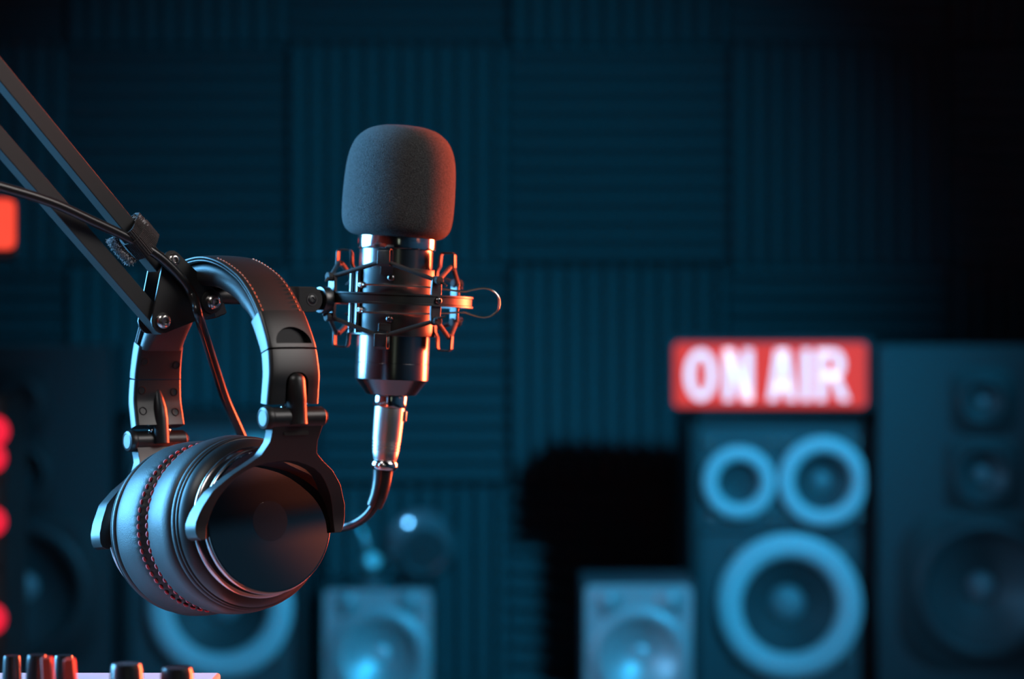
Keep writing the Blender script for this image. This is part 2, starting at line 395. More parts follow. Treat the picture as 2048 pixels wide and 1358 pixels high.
# ball-headed lamp on the left monitor
L = thing('ball_lamp', 'round ball-shaped lamp with a dark disc front, on top of the small silver speaker', 'lamp', loc=(at(742, 0, 2.975).x, 2.975, H - (1176 - 679) / FPX * 2.93))
kL = 2.975 / FPX * 1000
MB().lathe([(0, 0), (24, 0), (24, 4), (20, 7), (6, 9), (0, 9)], 40).build('base', M['lamp_shell'], L)
MB().tube([(0, 0, 8), (0, 0, 20), (-2, 0, 30)], 4).build('stem', M['lamp_shell'], L)
MB().lathe([(0, -9), (8, -8.5), (11, -5), (11, 5), (8, 8.5), (0, 9)], 32, AX((0, -4, 28), (0.4, -0.8, 0.3))).build('joint', M['silver'], L)
MB().tube(spline([(-2, 0, 30), (-10, 4, 60), (-22, 8, 82)], 6), [4] * 13).build('lever', M['lamp_shell'], L)
MB().tube(spline([(2, 0, 29), (20, 3, 33), (34, 5, 42)], 6), [5] * 13).build('arm', M['lamp_shell'], L)
Rb = 72 * kL; cb = Vector(((843 - 742) * kL, 6, (1176 - 1106) * kL + 4)); fd = Vector((0.12, -0.95, -0.12)).normalized()
MB().lathe([(0, -Rb)] + [(Rb * math.cos(R(a)), Rb * math.sin(R(a))) for a in range(-80, 52, 6)] + [(Rb * 0.63, Rb * 0.76), (Rb * 0.60, Rb * 0.70), (Rb * 0.3, Rb * 0.62), (0, Rb * 0.6)], 64, AX(cb, fd)).build('ball_shade', M['lamp_shell'], L)
MB().lathe([(0, Rb * 0.72), (Rb * 0.58, Rb * 0.70), (Rb * 0.58, Rb * 0.6), (0, Rb * 0.6)], 48, AX(cb, fd)).build('front_disc', M['surround_dark'], L)

# ON AIR sign
dS = 2.93; kS = dS / FPX * 1000
S = thing('on_air_sign', 'lit red box sign reading ON AIR in white letters, on the black speaker', 'sign', loc=(at(1540, 0, dS).x, dS, TABLE_Z + hA * MM), rz=R(-4))
hS = 150 * kS; wS = 402 * kS
MB().prism(rounded_rect(-wS / 2, wS / 2 + 4, 0, hS, 10), 2, 75).build('housing', M['cab_black'], S, bevel=1.5)
zf0, zf1 = 5.5, 5.5 + 128 * kS
MB().prism(rounded_rect(-191 * kS, 191 * kS, zf0, zf1, 6), -2, 4).build('lit_face', M['sign_face'], S, bevel=0.8)
def letters():
    mb = MB(); h = 102 * kS; z0 = zf0 + 13 * kS; y0, y1 = -5, -1
    X = lambda px: (px - 1540) * kS
    def poly(p): mb.prism(p, y0, y1)
    st = 18 * kS
    def bar(xa_, za_, xb_, zb_, w):             # slanted stroke, w measured level
        poly([(xa_ - w / 2, za_), (xa_ + w / 2, za_), (xb_ + w / 2, zb_), (xb_ - w / 2, zb_)])
    # O
    cx, rx, rz = X(1402), 31 * kS, h / 2; n = 40
    o = [(cx + rx * math.cos(2 * math.pi * k / n), z0 + rz + rz * math.sin(2 * math.pi * k / n)) for k in range(n)]
    i = [(cx + (rx - st * 0.95) * math.cos(2 * math.pi * k / n), z0 + rz + (rz - st * 0.85) * math.sin(2 * math.pi * k / n)) for k in range(n)]
    for k in range(n): poly([o[k], o[(k + 1) % n], i[(k + 1) % n], i[k]])
    # N
    bar(X(1457), z0, X(1457), z0 + h, st); bar(X(1496), z0, X(1496), z0 + h, st); bar(X(1495), z0, X(1458), z0 + h, st * 1.1)
    # A
    bar(X(1545), z0, X(1560), z0 + h, st); bar(X(1583), z0, X(1568), z0 + h, st); poly([(X(1549), z0 + h * .2), (X(1579), z0 + h * .2), (X(1575), z0 + h * .36), (X(1553), z0 + h * .36)])
    # I
    bar(X(1612), z0, X(1612), z0 + h, st)
    # R
    bar(X(1641), z0, X(1641), z0 + h, st)
    zc = z0 + h * 0.71; q = [(X(1642), z0 + h)] ; ro, ri2 = h * 0.29, h * 0.29 - st * 0.75
    oo = [(X(1666) + 22 * kS * math.cos(R(a)), zc + ro * math.sin(R(a))) for a in range(90, -91, -15)]
    ii = [(X(1666) + 4 * kS * math.cos(R(a)), zc + ri2 * math.sin(R(a))) for a in range(90, -91, -15)]
    for k in range(len(oo) - 1): poly([oo[k], oo[k + 1], ii[k + 1], ii[k]])
    poly([(X(1645), z0 + h - (ro - ri2)), (X(1667), z0 + h - (ro - ri2)), (X(1667), z0 + h), (X(1645), z0 + h)])
    poly([(X(1645), zc - ro), (X(1667), zc - ro), (X(1667), zc - ri2), (X(1645), zc - ri2)])
    bar(X(1688), z0, X(1664), zc - ri2, st)
    return mb
letters().build('lettering', M['sign_text'], S, merge=False)

# red light panel on a stand at the left edge
dP = 2.35; kP = dP / FPX * 1000
P = thing('light_panel', 'glowing red light panel on a thin stand, cut off by the left edge', 'lamp', loc=(at(-45, 0, dP).x, dP, 0), rz=R(12))
zc = (H + (679 - 452) / FPX * dP) * 1000
MB().prism(rounded_rect(-80 * kP, 80 * kP, zc - 66 * kP, zc + 66 * kP, 9), 0, 30).build('housing', M['cab_black'], P, bevel=2)
MB().prism(rounded_rect(-74 * kP, 74 * kP, zc - 46 * kP, zc + 54 * kP, 7), -6, 2).build('lens', M['red_lens'], P, bevel=2)
MB().tube([(-20, 15, 20), (-20, 15, zc - 40)], 8).build('stand_pole', M['cab_black'], P)
for a in (20, 140, 260): MB().tube([(-20, 15, 120), (-20 + 230 * math.cos(R(a)), 15 + 230 * math.sin(R(a)), 8)], 7).build('leg', M['cab_black'], P)

# rack of gear with red lights, at the left edge
dK = 2.5; kK = dK / FPX * 1000
K = thing('equipment_rack', 'dark equipment rack with round red lights at the left edge', 'rack', loc=(at(-150, 0, dK).x, dK, 0))
xr = 158 * kK; zt = (H - (790 - 679) / FPX * dK) * 1000
MB().box((xr - 240, 60, zt / 2), (480, 120, zt)).build('chassis', M['cab_black'], K, bevel=4)
for i in range(6):
    MB().box((xr - 240, -3, zt - 45 - i * 90), (470, 8, 84)).build('face_panel', M['cab_grey'], K, bevel=1.5)
for py, r, px in ((862, 14, -10), (915, 13, -14), (1042, 13, -14), (1236, 14, -16)):
    z = (H + (679 - py) / FPX * dK) * 1000
    MB().lathe([(r + 2, 0), (r + 2, 3), (r, 4), (r * 0.8, 6), (0, 7.5)], 32, AX(((px + 150) * kK, -7, z), OUT)).build('indicator_light', M['red_led'], K)

# near desk
DZ = 0.75
t = thing('desk', 'dark desk standing under the mixing console', 'desk', loc=(-0.35, 1.36, 0))
MB().box((0, 0, DZ - 0.015), (1.1, 0.55, 0.03)).build('desk_top', M['table'], t, scale=1, bevel=3)
for sx in (-1, 1):
    for sy in (-1, 1): MB().box((sx * 0.5, sy * 0.23, (DZ - 0.03) / 2), (0.05, 0.05, DZ - 0.03)).build('leg', M['arm_black'], t, scale=1, bevel=3)

# mixing console
dM = 1.33; kM = dM / FPX * 1000
X0 = at(200, 0, dM).x
MX = thing('mixing_console', 'mixing console with black knobs and pale panel at the bottom left corner', 'mixer', loc=(X0, dM, DZ))
ztop = (H - (1358 - 679) / FPX * dM - DZ) * 1000 - 19        # height of the frame's lower edge above the desk at this distance
out = [(-130, 0), (-130, ztop - 26), (120, ztop + 2), (150, ztop + 2), (150, 0)]
body = MB(); n = len(out)
x0, x1 = -150, 176 * kM
vs = [(x0, y, z) for y, z in out] + [(x1, y, z) for y, z in out]
body.add(vs, [tuple(range(n)), tuple(range(2 * n - 1, n - 1, -1))] + [(i, n + i, n + (i + 1) % n, (i + 1) % n) for i in range(n)])
body.build('chassis', M['mixer'], MX, bevel=2)
def topz(y): return interp(y, [-130, 120, 150], [ztop - 26, ztop + 2, ztop + 2])
def knob(px, top_px, wpx, y=0, red=False, cap_white=False):
    d = dM + y * MM; k = d / FPX * 1000
    x = ((px - 1024) / FPX * d - X0) * 1000; zb_ = topz(y); zt_ = (H + (679 - top_px) / FPX * d - DZ) * 1000
    r = wpx / 2 * k; h = zt_ - zb_
    o = MB().lathe([(0, -1), (r * 1.08, -1), (r * 1.05, h * 0.25), (r * 0.98, h * 0.55), (r * 0.9, h * 0.93), (r * 0.82, h), (0, h)], 40, AX((x, y, zb_), (0.0, 0, 1))).build('knob', M['knob'], MX)
    return o, x, zb_, zt_, r
for px, tp, w, y in ((24, 1311, 40, 40), (74, 1309, 46, 20), (128, 1310, 44, 60), (253, 1327, 72, -10), (354, 1335, 72, -10), (-40, 1312, 44, 20)):
    knob(px, tp, w, y)
for px, tp, w, y in ((95, 1314, 22, -25), (140, 1317, 22, -22)):
    d = dM + y * MM; x = ((px - 1024) / FPX * d - X0) * 1000; zt_ = (H + (679 - tp) / FPX * d - DZ) * 1000
    MB().prism([(x - 11 * kM, zt_), (x + 9 * kM, zt_), (x + 22 * kM, topz(y) - 1), (x, topz(y) - 1)], y - 4, y + 4).build('fader_cap', M['knob_red'], MX, bevel=0.8)
MB().box((((188 - 1024) / FPX * dM - X0) * 1000, -5, topz(-5) + 2.0), (40 * kM, 20, 5.5)).build('switch_block', M['mixer'], MX, bevel=1)

# ================================================================== headphones
a_, t_ = R(37), R(6.5)
U = Vector((-math.sin(a_) * math.cos(t_), math.cos(a_) * math.cos(t_), -math.sin(t_)))
W = Vector((math.cos(a_), math.sin(a_), 0)); V = W.cross(U)
OH = at(540, 1042, 1.43)
HP = thing('headphones', 'black over-ear headphones with red stitching hanging from the microphone arm', 'headphones', matrix=frame(W, U, V, OH))

def mirror_y(y, far, c): return 2 * c - y if far else y
CUP_MID = 62
def cup(far):
    def T(prof, n=96):                          # profile (r, y)
        s = -1 if far else 1
        return MB().lathe([(r, y - 0) for r, y in prof], n, AX((0, mirror_y(0, far, CUP_MID), 0), (0, s, 0)))
    shell = T([(0, 9.4), (41.2, 9.4), (43.2, 9.6), (44.3, 10.1), (44.9, 10.9), (45.0, 12.4), (46.4, 13.4), (48.6, 15.6), (50.0, 18.0), (50.4, 19.6), (49.4, 20.2), (46, 20.4), (40, 22)]).build('ear_cup', M['plastic'], HP, angle=40)
    T([(0, -0.2), (41.3, -0.2), (41.6, -0.2), (42.3, 0.1), (42.4, 0.6), (41.5, 1.5)]).build('glossy_plate', M['gloss_plate'], shell, angle=40)
    T([(0, -0.26), (11.9, -0.26), (11.9, -0.1)]).build('centre_badge', M['badge'], shell, angle=30)
    T([(42.2, 0.5), (43.0, 0.9), (43.5, 1.8), (43.5, 3.2), (42.6, 4.6), (41.6, 6.0), (41.2, 9.8)]).build('plate_rim', M['trim_chrome'], shell, angle=50)
    T([(43.4, 9.3), (44.2, 9.8), (45.1, 10.8), (45.3, 11.6), (45.2, 12.4)]).build('trim_ring', M['trim_chrome'], shell, angle=60)
    T([(40, 20), (50.6, 20), (51.3, 20.5), (51.4, 21.5), (50.7, 22.2), (40, 22.4)]).build('retaining_ring', M['plastic'], shell, angle=50)
    pr = [(42, 22.4)] + [(50.4 + 1.9 * math.sin(R(q)), 24.6 - 2.1 * math.cos(R(q))) for q in range(0, 181, 20)] + [(48.6, 26.9), (46.5, 27.2)]
    T(pr).build('piping', M['leather'], shell, angle=60)
    prof = [(46, 26.9), (49.3, 27.8), (51.9, 29.6), (53.3, 32.6), (53.9, 36), (53.9, 42), (53.5, 47.5), (52.6, 52.5), (51.5, 55.2), (49.8, 57.2), (47.4, 58.8), (44.2, 60.4), (41, 61.6), (37, 61.0), (33, 56), (31.5, 48), (31.5, 26), (31, 24)]
    pad_mb = MB(); n = 180
    s = -1 if far else 1
    P = [(r, y) for r, y in spline([(r, y, 0) for r, y in prof], 3) for r, y in [(r, y)]] if False else [(p.x, p.y) for p in spline([(r, y, 0) for r, y in prof], 3)]
    base = MB().lathe(P, n)
    c0 = mirror_y(0, far, CUP_MID)
    vs = []
    for (x, y, z) in base.v:
        r = math.hypot(x, y); q = math.atan2(y, x)
        # gathered leather along the seam
        amp = 0.55 * math.exp(-((z - 56.5) / 3.2) ** 2) if r > 45 else 0
        amp2 = 0.12 * math.exp(-((z - 42) / 14) ** 2) if r > 45 else 0
        dr = amp * math.cos(q * 64) + amp2 * (math.sin(q * 7 + 1.3) + math.sin(q * 13 + far))
        f = (r + dr) / r
        vs.append((x * f, c0 + s * z, y * f))
    pad_mb.add(vs, base.f)
    pad = pad_mb.build('ear_pad', M['leather'], HP, angle=70)
    st = MB()
    for k in range(64):
        q = 2 * math.pi * (k + 0.5) / 64
        pts = []
        for j in range(5):
            qq = q + (j - 2) / 4 * 0.062
            r = 51.1 + 0.35 * math.cos((j - 2) * 0.6); yy = 56.6 + (j - 2) * 0.12
            pts.append((r * math.cos(qq), c0 + s * yy, r * math.sin(qq)))
        st.tube(pts, [0.45, 0.85, 0.95, 0.85, 0.45], 6)
    st.build('stitching', M['thread'], pad, merge=False)
    # cushion inside the pad opening
    T([(0, 27), (31.5, 27), (31.5, 24), (0, 24)], 48).build('driver_cover', M['plastic_in'], shell)
cup(False); cup(True)

# forks, each running round its cup and leaning out to the hinge above
OLv = [-9, -7, 0, 8, 19, 27.4, 33.4, 37.7, 44.7, 51, 57, 60]; OLx = [-49, -52.6, -53.2, -50.6, -44.6, -34.6, -25.4, -19.3, -16.0, -16.2, -17.0, -17.2]
ORx = [46, 48.2, 49.6, 48.4, 42.6, 34, 24.4, 18.6, 16.4, 17.2, 18.0, 18.2]
IVv = [-9, -2, 6, 12, 16, 21, 25.7, 29, 31.4, 33.4, 34.2]; ILx = [-46.2, -45.6, -43.6, -41.4, -39.4, -35.9, -31.4, -26.6, -21.6, -12.6, -0.5]; IRx = [41.8, 41.4, 40.0, 37.6, 35.0, 31.0, 26.0, 20.6, 14.2, 6.5, -0.5]
def fork(far):
    KV = [-60, 0, 13, 27, 34, 45, 52, 60, 80]; KH = [-4, -4.5, -9.5, -18.5, -24, -32, -36.5, -38.5, -40]
    if far: KH = [-2, -2.5, -4.5, -7.5, -9, -11, -12.0, -13.0, -13.5]
    def hh(v):
        return sum(interp(v + dv, KV, KH) for dv in (-4, -2, 0, 2, 4)) / 5
    def th(v): return interp(v, [-9, 5, 22, 36, 46, 60], [12, 12.5, 11, 9, 8, 8])
    rows = sorted(set([-9, -7.5, -5, -2, 1, 4, 7, 10, 13, 16, 18.5, 21, 23.5, 25.7, 27.5, 29.2, 30.5, 31.6, 32.6, 33.4, 33.9, 34.2, 36, 37.7, 40, 42.5, 45, 48, 51, 54, 57, 60]))
    mb = MB(); s = -1 if far else 1; c0 = 2 * CUP_MID if far else 0
    for side in (0, 1):
        A_, B_ = [], []
        for v in rows:
            xo = interp(v, OLv, OLx) if side == 0 else interp(v, OLv, ORx)
            xi = (interp(v, IVv, ILx) if side == 0 else interp(v, IVv, IRx)) if v < 34.2 else -0.5
            n = 4
            xs = [xo + (xi - xo) * j / n for j in range(n + 1)]
            A_.append([(x, c0 + s * hh(v), v) for x in xs]); B_.append([(x, c0 + s * (hh(v) + th(v)), v) for x in xs])
        op = {('j1', i) for i in range(len(rows) - 1) if rows[i] >= 34.19}
        mb.grid_solid(A_, B_, op)
    f = mb.build('fork', M['plastic'], HP, bevel=1.1, segs=3, angle=38)
    # hinge barrel with its end knob
    yb = c0 + s * (-33.5 if not far else -8.5); zb_ = 58.5
    MB().tube([(-16.8, yb, zb_), (-16, yb, zb_), (18.4, yb, zb_), (19.4, yb, zb_)], [5.2, 6.2, 6.2, 5.2], 32).build('hinge_barrel', M['plastic'], f)
    MB().lathe([(0, 0), (6.8, 0), (7.0, 1.0), (6.9, 3.0), (6.2, 4.4), (4.8, 5.0), (4.5, 4.7), (0, 4.7)], 40, AX((-16.6, yb, zb_), (-1, 0, 0))).build('hinge_cap', M['plastic'], f)
    MB().lathe([(0, 0), (5.0, 0), (4.6, 1.6), (0, 2)], 32, AX((19.2, yb, zb_), (1, 0, 0))).build('hinge_cap', M['plastic'], f)
    slot_y = c0 + s * (hh(50) - 0.25)
    MB().prism(rounded_rect(-8.4, 8.4, 48.0, 51.2, 1.2), slot_y, slot_y + s * 3).build('slot', M['flat_black'], f)
fork(False); fork(True)

# headband: outer curve (u, v) with the crown over the tube
BC = 51
half = [(0, 164.6), (18, 163), (36, 157.4), (52, 149.5), (62, 142.5), (72, 132), (80, 120), (85.6, 108), (88.8, 98), (90.2, 84), (88.6, 74), (87.0, 66)]
near = [(BC - h, v) for h, v in half]; farp = [(BC + h - (5 if i > 5 else i), v) for i, (h, v) in enumerate(half)]
curve = [(p.x, p.y) for p in spline([(y, v, 0) for y, v in near[::-1] + farp[1:]], 10)]
def seg(v0, v1, far):                            # piece of the curve on one side between two heights
    P = [p for p in curve if (p[0] > BC) == far]
    P = [p for p in P if min(v0, v1) - 1e-6 <= p[1] <= max(v0, v1) + 1e-6]
    return P
def normals(P):
    out = []
    for i in range(len(P)):
        a, b = P[max(i - 1, 0)], P[min(i + 1, len(P) - 1)]
        d = Vector((b[0] - a[0], b[1] - a[1])).normalized(); n = Vector((-d.y, d.x))
        if n.dot(Vector((P[i][0] - BC, (P[i][1] - 90) * 0.8))) < 0: n = -n
        out.append(n)
    return out
def sweep(P, x0, x1, d0, d1, rad, crown=0.6, ends=True):    # rounded-rectangle section; d0 outer depth, d1 inner depth (functions of height)
    N = normals(P); mb = MB(); k = 5; secs = []
    for (y, v), n in zip(P, N):
        a, b = x0(v), x1(v); e0, e1 = d0(v), d1(v)
        rr = min(rad, (e1 - e0) / 2 * 0.98)
        pts = []
        for (cx, cd, q0) in ((b - rr, e0 + rr, 90), (b - rr, e1 - rr, 0), (a + rr, e1 - rr, -90), (a + rr, e0 + rr, -180)):
            for j in range(k + 1):
                q = R(q0 - 90 * j / k)
                pts.append((cx + rr * math.cos(q), cd - rr * math.sin(q)))
        # order: outer right corner, inner right, inner left, outer left ; then the doming of the outer face
        mid = (a + b) / 2; hw = (b - a) / 2
        top = [(b - rr - (b - a - 2 * rr) * j / 8, e0) for j in range(7, 0, -1)]
        pts = pts + [(x, d) for x, d in top]
        ring = []
        for x, d in pts:
            dd = d - crown * (1 - ((x - mid) / hw) ** 2) * max(0, 1 - (d - e0) / max(1e-6, e1 - e0) * 2)
            ring.append((x, y - n.x * dd, v - n.y * dd))
        secs.append(ring)
    m = len(secs[0]); vs = [p for s_ in secs for p in s_]; fs = []
    for i in range(len(secs) - 1):
        for j in range(m):
            fs.append((i * m + j, i * m + (j + 1) % m, (i + 1) * m + (j + 1) % m, (i + 1) * m + j))
    fs.append(tuple(range(m))); fs.append(tuple((len(secs) - 1) * m + j for j in range(m))[::-1])
    return mb.add(vs, fs)
xl = lambda v: interp(v, [66, 84, 98, 121, 165], [-18.6, -17.6, -16.6, -16.2, -15.6])
xr_ = lambda v: interp(v, [66, 84, 98, 121, 165], [16.8, 17, 16.8, 14.4, 14.2])
Ptop = [p for p in curve if p[1] >= 118.5]
band = sweep(Ptop, xl, xr_, lambda v: 0.6, lambda v: 2.3, 0.8, 0.7).build('headband', M['leather_band'], HP, angle=50)
sweep(Ptop, lambda v: xl(v) + 0.2, lambda v: xr_(v) - 0.2, lambda v: 2.5, lambda v: 4.1, 0.8, 0).build('headband_piping', M['leather'], band, angle=50)
sweep([p for p in curve if p[1] >= 119], lambda v: xl(v) + 0.9, lambda v: xr_(v) - 0.9, lambda v: 3.9, lambda v: interp(v, [119, 127, 138, 165], [12.0, 14, 17.6, 18.6]), 6.5, 0).build('headband_cushion', M['leather'], band, angle=60)
sts = MB()
Pn = [p for p in curve if p[0] < BC and 121 < p[1] < 160.5]
def resample(P, step):
    out, acc = [P[0]], 0
    for a, b in zip(P, P[1:]):
        L_ = math.hypot(b[0] - a[0], b[1] - a[1]); d = step - acc
        while d <= L_:
            t = d / L_; out.append((a[0] + (b[0] - a[0]) * t, a[1] + (b[1] - a[1]) * t)); d += step
        acc = (acc + L_) % step
    return out
for side in (0, 1):
    Q = resample(Pn, 1.15); Nq = normals(Q)
    for i in range(0, len(Q) - 2, 3):
        pts = []
        for j, lift in ((0, 0.3), (1, -0.1), (2, 0.3)):
            (y, v), n = Q[i + j], Nq[i + j]
            x = xl(v) + 2.6 if side == 0 else xr_(v) - 2.6
            pts.append((x, y - n.x * (lift - 0.15), v - n.y * (lift - 0.15)))
        sts.tube(pts, [0.3, 0.42, 0.3], 6)
sts.build('stitching', M['thread_orange'], band, merge=False)

for far in (False, True):
    s = 1 if far else -1
    th_in = (lambda v: 9.5) if far else (lambda v: interp(v, [66, 98, 121], [10, 11, 12]))
    up = sweep(seg(98.6, 121.5, far), lambda v: xl(v) - 0.4 * (v - 98) / 23, lambda v: xr_(v) + 0.6 * (v - 98) / 23, lambda v: -0.7 * (v - 98) / 23, th_in, 2.2, 0.9).build('slider_cover', M['plastic'], HP, angle=45)
    lo = sweep(seg(65, 98.1, far), xl, xr_, lambda v: 0.1, th_in, 2.4, 0.9).build('slider_arm', M['plastic'], HP, angle=45)
    # outer surface of the arm at a height
    def ysurf(v):
        P = sorted([p for p in curve if (p[0] > BC) == far], key=lambda p: p[1])
        return interp(v, [p[1] for p in P], [p[0] for p in P])
    if not far:
        # thumb recess: half-moon, flat side down
        y0 = ysurf(106)
        o2 = [(1.4 + 12.2 * math.cos(R(q)), 101.6 + 10.0 * math.sin(R(q))) for q in range(180, -1, -10)]
        mbc = MB(); n = len(o2)
        surf_ = lambda z: y0 + (z - 106) * 0.36
        tilt = lambda z, dy: surf_(z) + (dy if dy < 0 else 4.8 - (z - 101.6) * 0.38)
        mbc.add([(x - 0.5, tilt(z, -6), z) for x, z in o2] + [(x - 0.5, tilt(z, 5.6), z) for x, z in o2], [tuple(range(n)), tuple(range(2 * n - 1, n - 1, -1))] + [(i, n + i, n + (i + 1) % n, (i + 1) % n) for i in range(n)])
        boolean(up, mbc)
        # slot for the pin
        y1 = ysurf(76)
        mbc = MB(); o2 = rounded_rect(-7.6 + 0.2, 7.6 + 0.2, 55, 84.5, 6.5)
        mbc.prism(o2, y1 - 8, y1 + 6.5); boolean(lo, mbc)
    # swivel pin running down into the hinge
    yp = ysurf(72) + (0.2 if not far else -3.5)
    if not far:
        pp = [(0.2, yp, 54), (0.2, yp, 67.0), (0.2, yp, 67.2), (0.2, yp, 79.5)] + [(0.2, yp, 79.5 + 5.2 * math.sin(R(q))) for q in (20, 40, 60, 75, 85)]
        MB().tube(pp, [5.8, 5.8, 5.95, 5.95] + [5.95 * math.cos(R(q)) for q in (20, 40, 60, 75, 85)], 32).build('swivel_pin', M['plastic'], HP, angle=50)
    else:
        yi = ysurf(75) - 9.5
        pp = [(0, yi + 1.0, 56), (0, yi + 1.0, 72), (0, yi + 1.2, 78), (0, yi + 2.2, 84), (0, yi + 3.2, 90), (0, yi + 4.4, 94)]
        MB().tube(pp, [5.0, 5.0, 4.6, 3.6, 2.2, 0.4], 32).build('swivel_pin', M['plastic'], HP, angle=60)
        # screws on the inner face
        for x, v in ((-11.5, 111), (11.5, 109), (-12, 91), (11, 90), (-12.5, 75), (10.5, 74)):
            sg = [p for p in curve if p[0] > BC]
            i = min(range(len(sg)), key=lambda i: abs(sg[i][1] - v)); n = normals(sg)[i]
            c = Vector((x, sg[i][0] - n.x * 9.6, sg[i][1] - n.y * 9.6))
            mb = MB(); mb.lathe([(2.7, -0.3), (2.7, 0.25), (2.2, 0.3), (2.0, -0.25), (0.9, -0.25), (0.8, -0.29), (0, -0.29)], 20, AX(c, (0, -n.x, -n.y)))
            mb.build('screw', M['flat_black'], up if v > 98 else lo)
    # little bearing balls either side of the pin
    for x in (-5.8, 6.6):
        MB().lathe([(1.6 * math.cos(R(q)), 1.6 * math.sin(R(q))) for q in range(-90, 91, 20)], 16, AX((x, ysurf(66) + (4 if not far else -4.5), 64.6), (0, 0, 1))).build('bearing', M['chrome'], lo)

# ================================================================== boom arm (x along the tube, y away, z up; mm about the tube)
OA = OH + U * 0.054 + V * 0.144
AM = frame(Vector((math.cos(a_), math.sin(a_), 0)), Vector((-math.sin(a_), math.cos(a_), 0)), Vector((0, 0, 1)), OA)
BA = thing('boom_arm', 'black desk boom arm with two parallel bars reaching in from upper left', 'microphone arm', matrix=AM)
d1 = Vector((-106.0, 0, 112.4)).normalized(); d2 = Vector((-103.2, 0, 104.8)).normalized()
bars = []
Ltop = 300
for (p0, d) in ((Vector((-33.5, 0, 11.5)), d1), (Vector((-38.2, 0, -18.3)), d2)):
    T = AX(p0, d, (0, 1, 0))
    mb = MB()
    mb.prism(rounded_rect(-5.5, 5.5, -7 if p0.z < 0 else 4, Ltop, 0.9, 3), -5, 5, T @ Matrix.Rotation(0, 4, 'X'))
    bars.append(mb.build('arm_bar', M['arm_black'], BA, bevel=0.5))
po = hull2([(-31.6, 18.3, 6.0), (-37.9, -18.4, 7.8), (-4.6, -6.6, 7.4)])
for y in (-9.0, 7.4):
    MB().prism(po, y, y + 1.8).build('bracket_plate', M['plate_black'], BA, bevel=0.35)
def bolt_on(x, z, r, h, parent=BA, y=-9.0, nm='bolt'):
    mb = MB(); dome_bolt(mb, AX((x, y, z), (0, -1, 0)), r, h); return mb.build(nm, M['screw'], parent)
bolt_on(-31.0, 18.4, 4.2, 3.0); bolt_on(-37.9, -18.4, 5.0, 3.4)
MB().lathe([(0, 0), (7.2, 0), (7.2, 1.0), (6.6, 1.3), (0, 1.3)], 32, AX((-4.6, -9.0, -6.6), (0, -1, 0))).build('washer', M['plate_black'], BA)
bolt_on(-4.6, -6.6, 4.9, 4.2, y=-10.2)
MB().tube([(-4.6, -7.4, -6.6), (-4.6, 7.4, -6.6)], 6.2, 28).build('joint_barrel', M['gloss_black'], BA)
MB().lathe([(0, 0), (5.5, 0), (5.5, 5), (0, 5)], 6, AX((-3.5, 9.2, -7), (0, 1, 0))).build('lock_nut', M['gloss_black'], BA)
MB().lathe([(6.8, -4), (8.2, -3), (8.2, 3), (6.8, 4)], 6, AX((3.5, 2, -11.5), (0.35, 0, -1))).build('lock_nut', M['gloss_black'], BA)
MB().tube([(-4, 0, -2.6), (3, 0, -2.6), (3.2, 0, -2.6), (60, 0, -2.6)], [5.6, 5.6, 5.2, 5.2], 32).build('tube', M['plate_black'], BA)
# rear elbow, lower arm and clamp
e1 = Vector((-33.5, 0, 11.5)) + d1 * (Ltop - 8); e2 = Vector((-38.2, 0, -18.3)) + d2 * (Ltop - 8)
eo = hull2([(e1.x, e1.z, 9), (e2.x, e2.z, 9), (e2.x - 45, e2.z - 4, 9)])
for y in (-9.0, 7.2): MB().prism(eo, y, y + 1.8).build('elbow_plate', M['plate_black'], BA, bevel=0.35)
ck = Vector((-470, 0, (DZ + 0.07 - OA.z) * 1000)); top_ = Vector((e2.x - 45, 0, e2.z - 4))
dl = (ck - top_)
for off in (0, 26):
    T = AX(top_ + Vector((off * 0.6, 0, off * 0.3)), dl.normalized(), (0, 1, 0))
    MB().prism(rounded_rect(-5.5, 5.5, -4, dl.length, 0.9, 3), -5, 5, T).build('arm_bar', M['arm_black'], BA, bevel=0.5)
zdesk = (DZ - OA.z) * 1000
MB().lathe([(0, 1), (30, 1), (30, 8), (14, 14), (11, 60), (0, 60)], 40, AX((ck.x + 8, 0, zdesk), (0, 0, 1))).build('clamp_post', M['arm_black'], BA)
MB().prism(hull2([(ck.x, ck.z, 12), (ck.x + 16, ck.z + 8, 12), (ck.x + 8, zdesk + 55, 12)]), -8, 8).build('clamp_head', M['arm_black'], BA, bevel=0.5)

# ================================================================== shock mount and microphone (z up the microphone axis, y away, mm)
K2 = 1 / 3.084
sM = 0.1365
OMc = at(789, 600, (OA + W * sM).y)
til = R(2.2)
MMAT = Matrix.Translation(OMc) @ Matrix.Rotation(til, 4, 'Y')
SM = thing('shock_mount', 'black wire-and-elastic shock mount gripping the microphone body', 'shock mount', matrix=MMAT)
def pol(phi, r, z): return (r * math.sin(R(phi)), -r * math.cos(R(phi)), z)
RG = 157 * K2
MB().lathe([(RG - 2.2, -3.6), (RG, -3.6), (RG, -2.5), (RG - 0.8, -2.1), (RG - 0.8, 2.1), (RG, 2.5), (RG, 3.6), (RG - 2.2, 3.6), (RG - 2.2, -3.6)], 96).build('outer_ring', M['sleeve'], SM, angle=30)
SL = MB()
prof = [(24.0, -23.4), (26.9, -23.4), (27.2, -23.0), (27.2, 19.8), (26.9, 20.2), (24.0, 20.2)]
SL.lathe(prof, 96)
sleeve = SL.build('clamp_sleeve', M['sleeve'], SM, angle=30)
for z in (13.6, -12.8):
    mb = MB(); dome_bolt(mb, AX(pol(-3, 27, z), pol(-3, 1, 0)), 2.4, 1.8, False); mb.build('rivet', M['mic_black'], sleeve)
for ph in (-52, -74):
    MB().tube([pol(ph, 28.4, -22), pol(ph, 28.4, 19)], 1.7, 16).build('hinge_rod', M['mic_black'], sleeve)
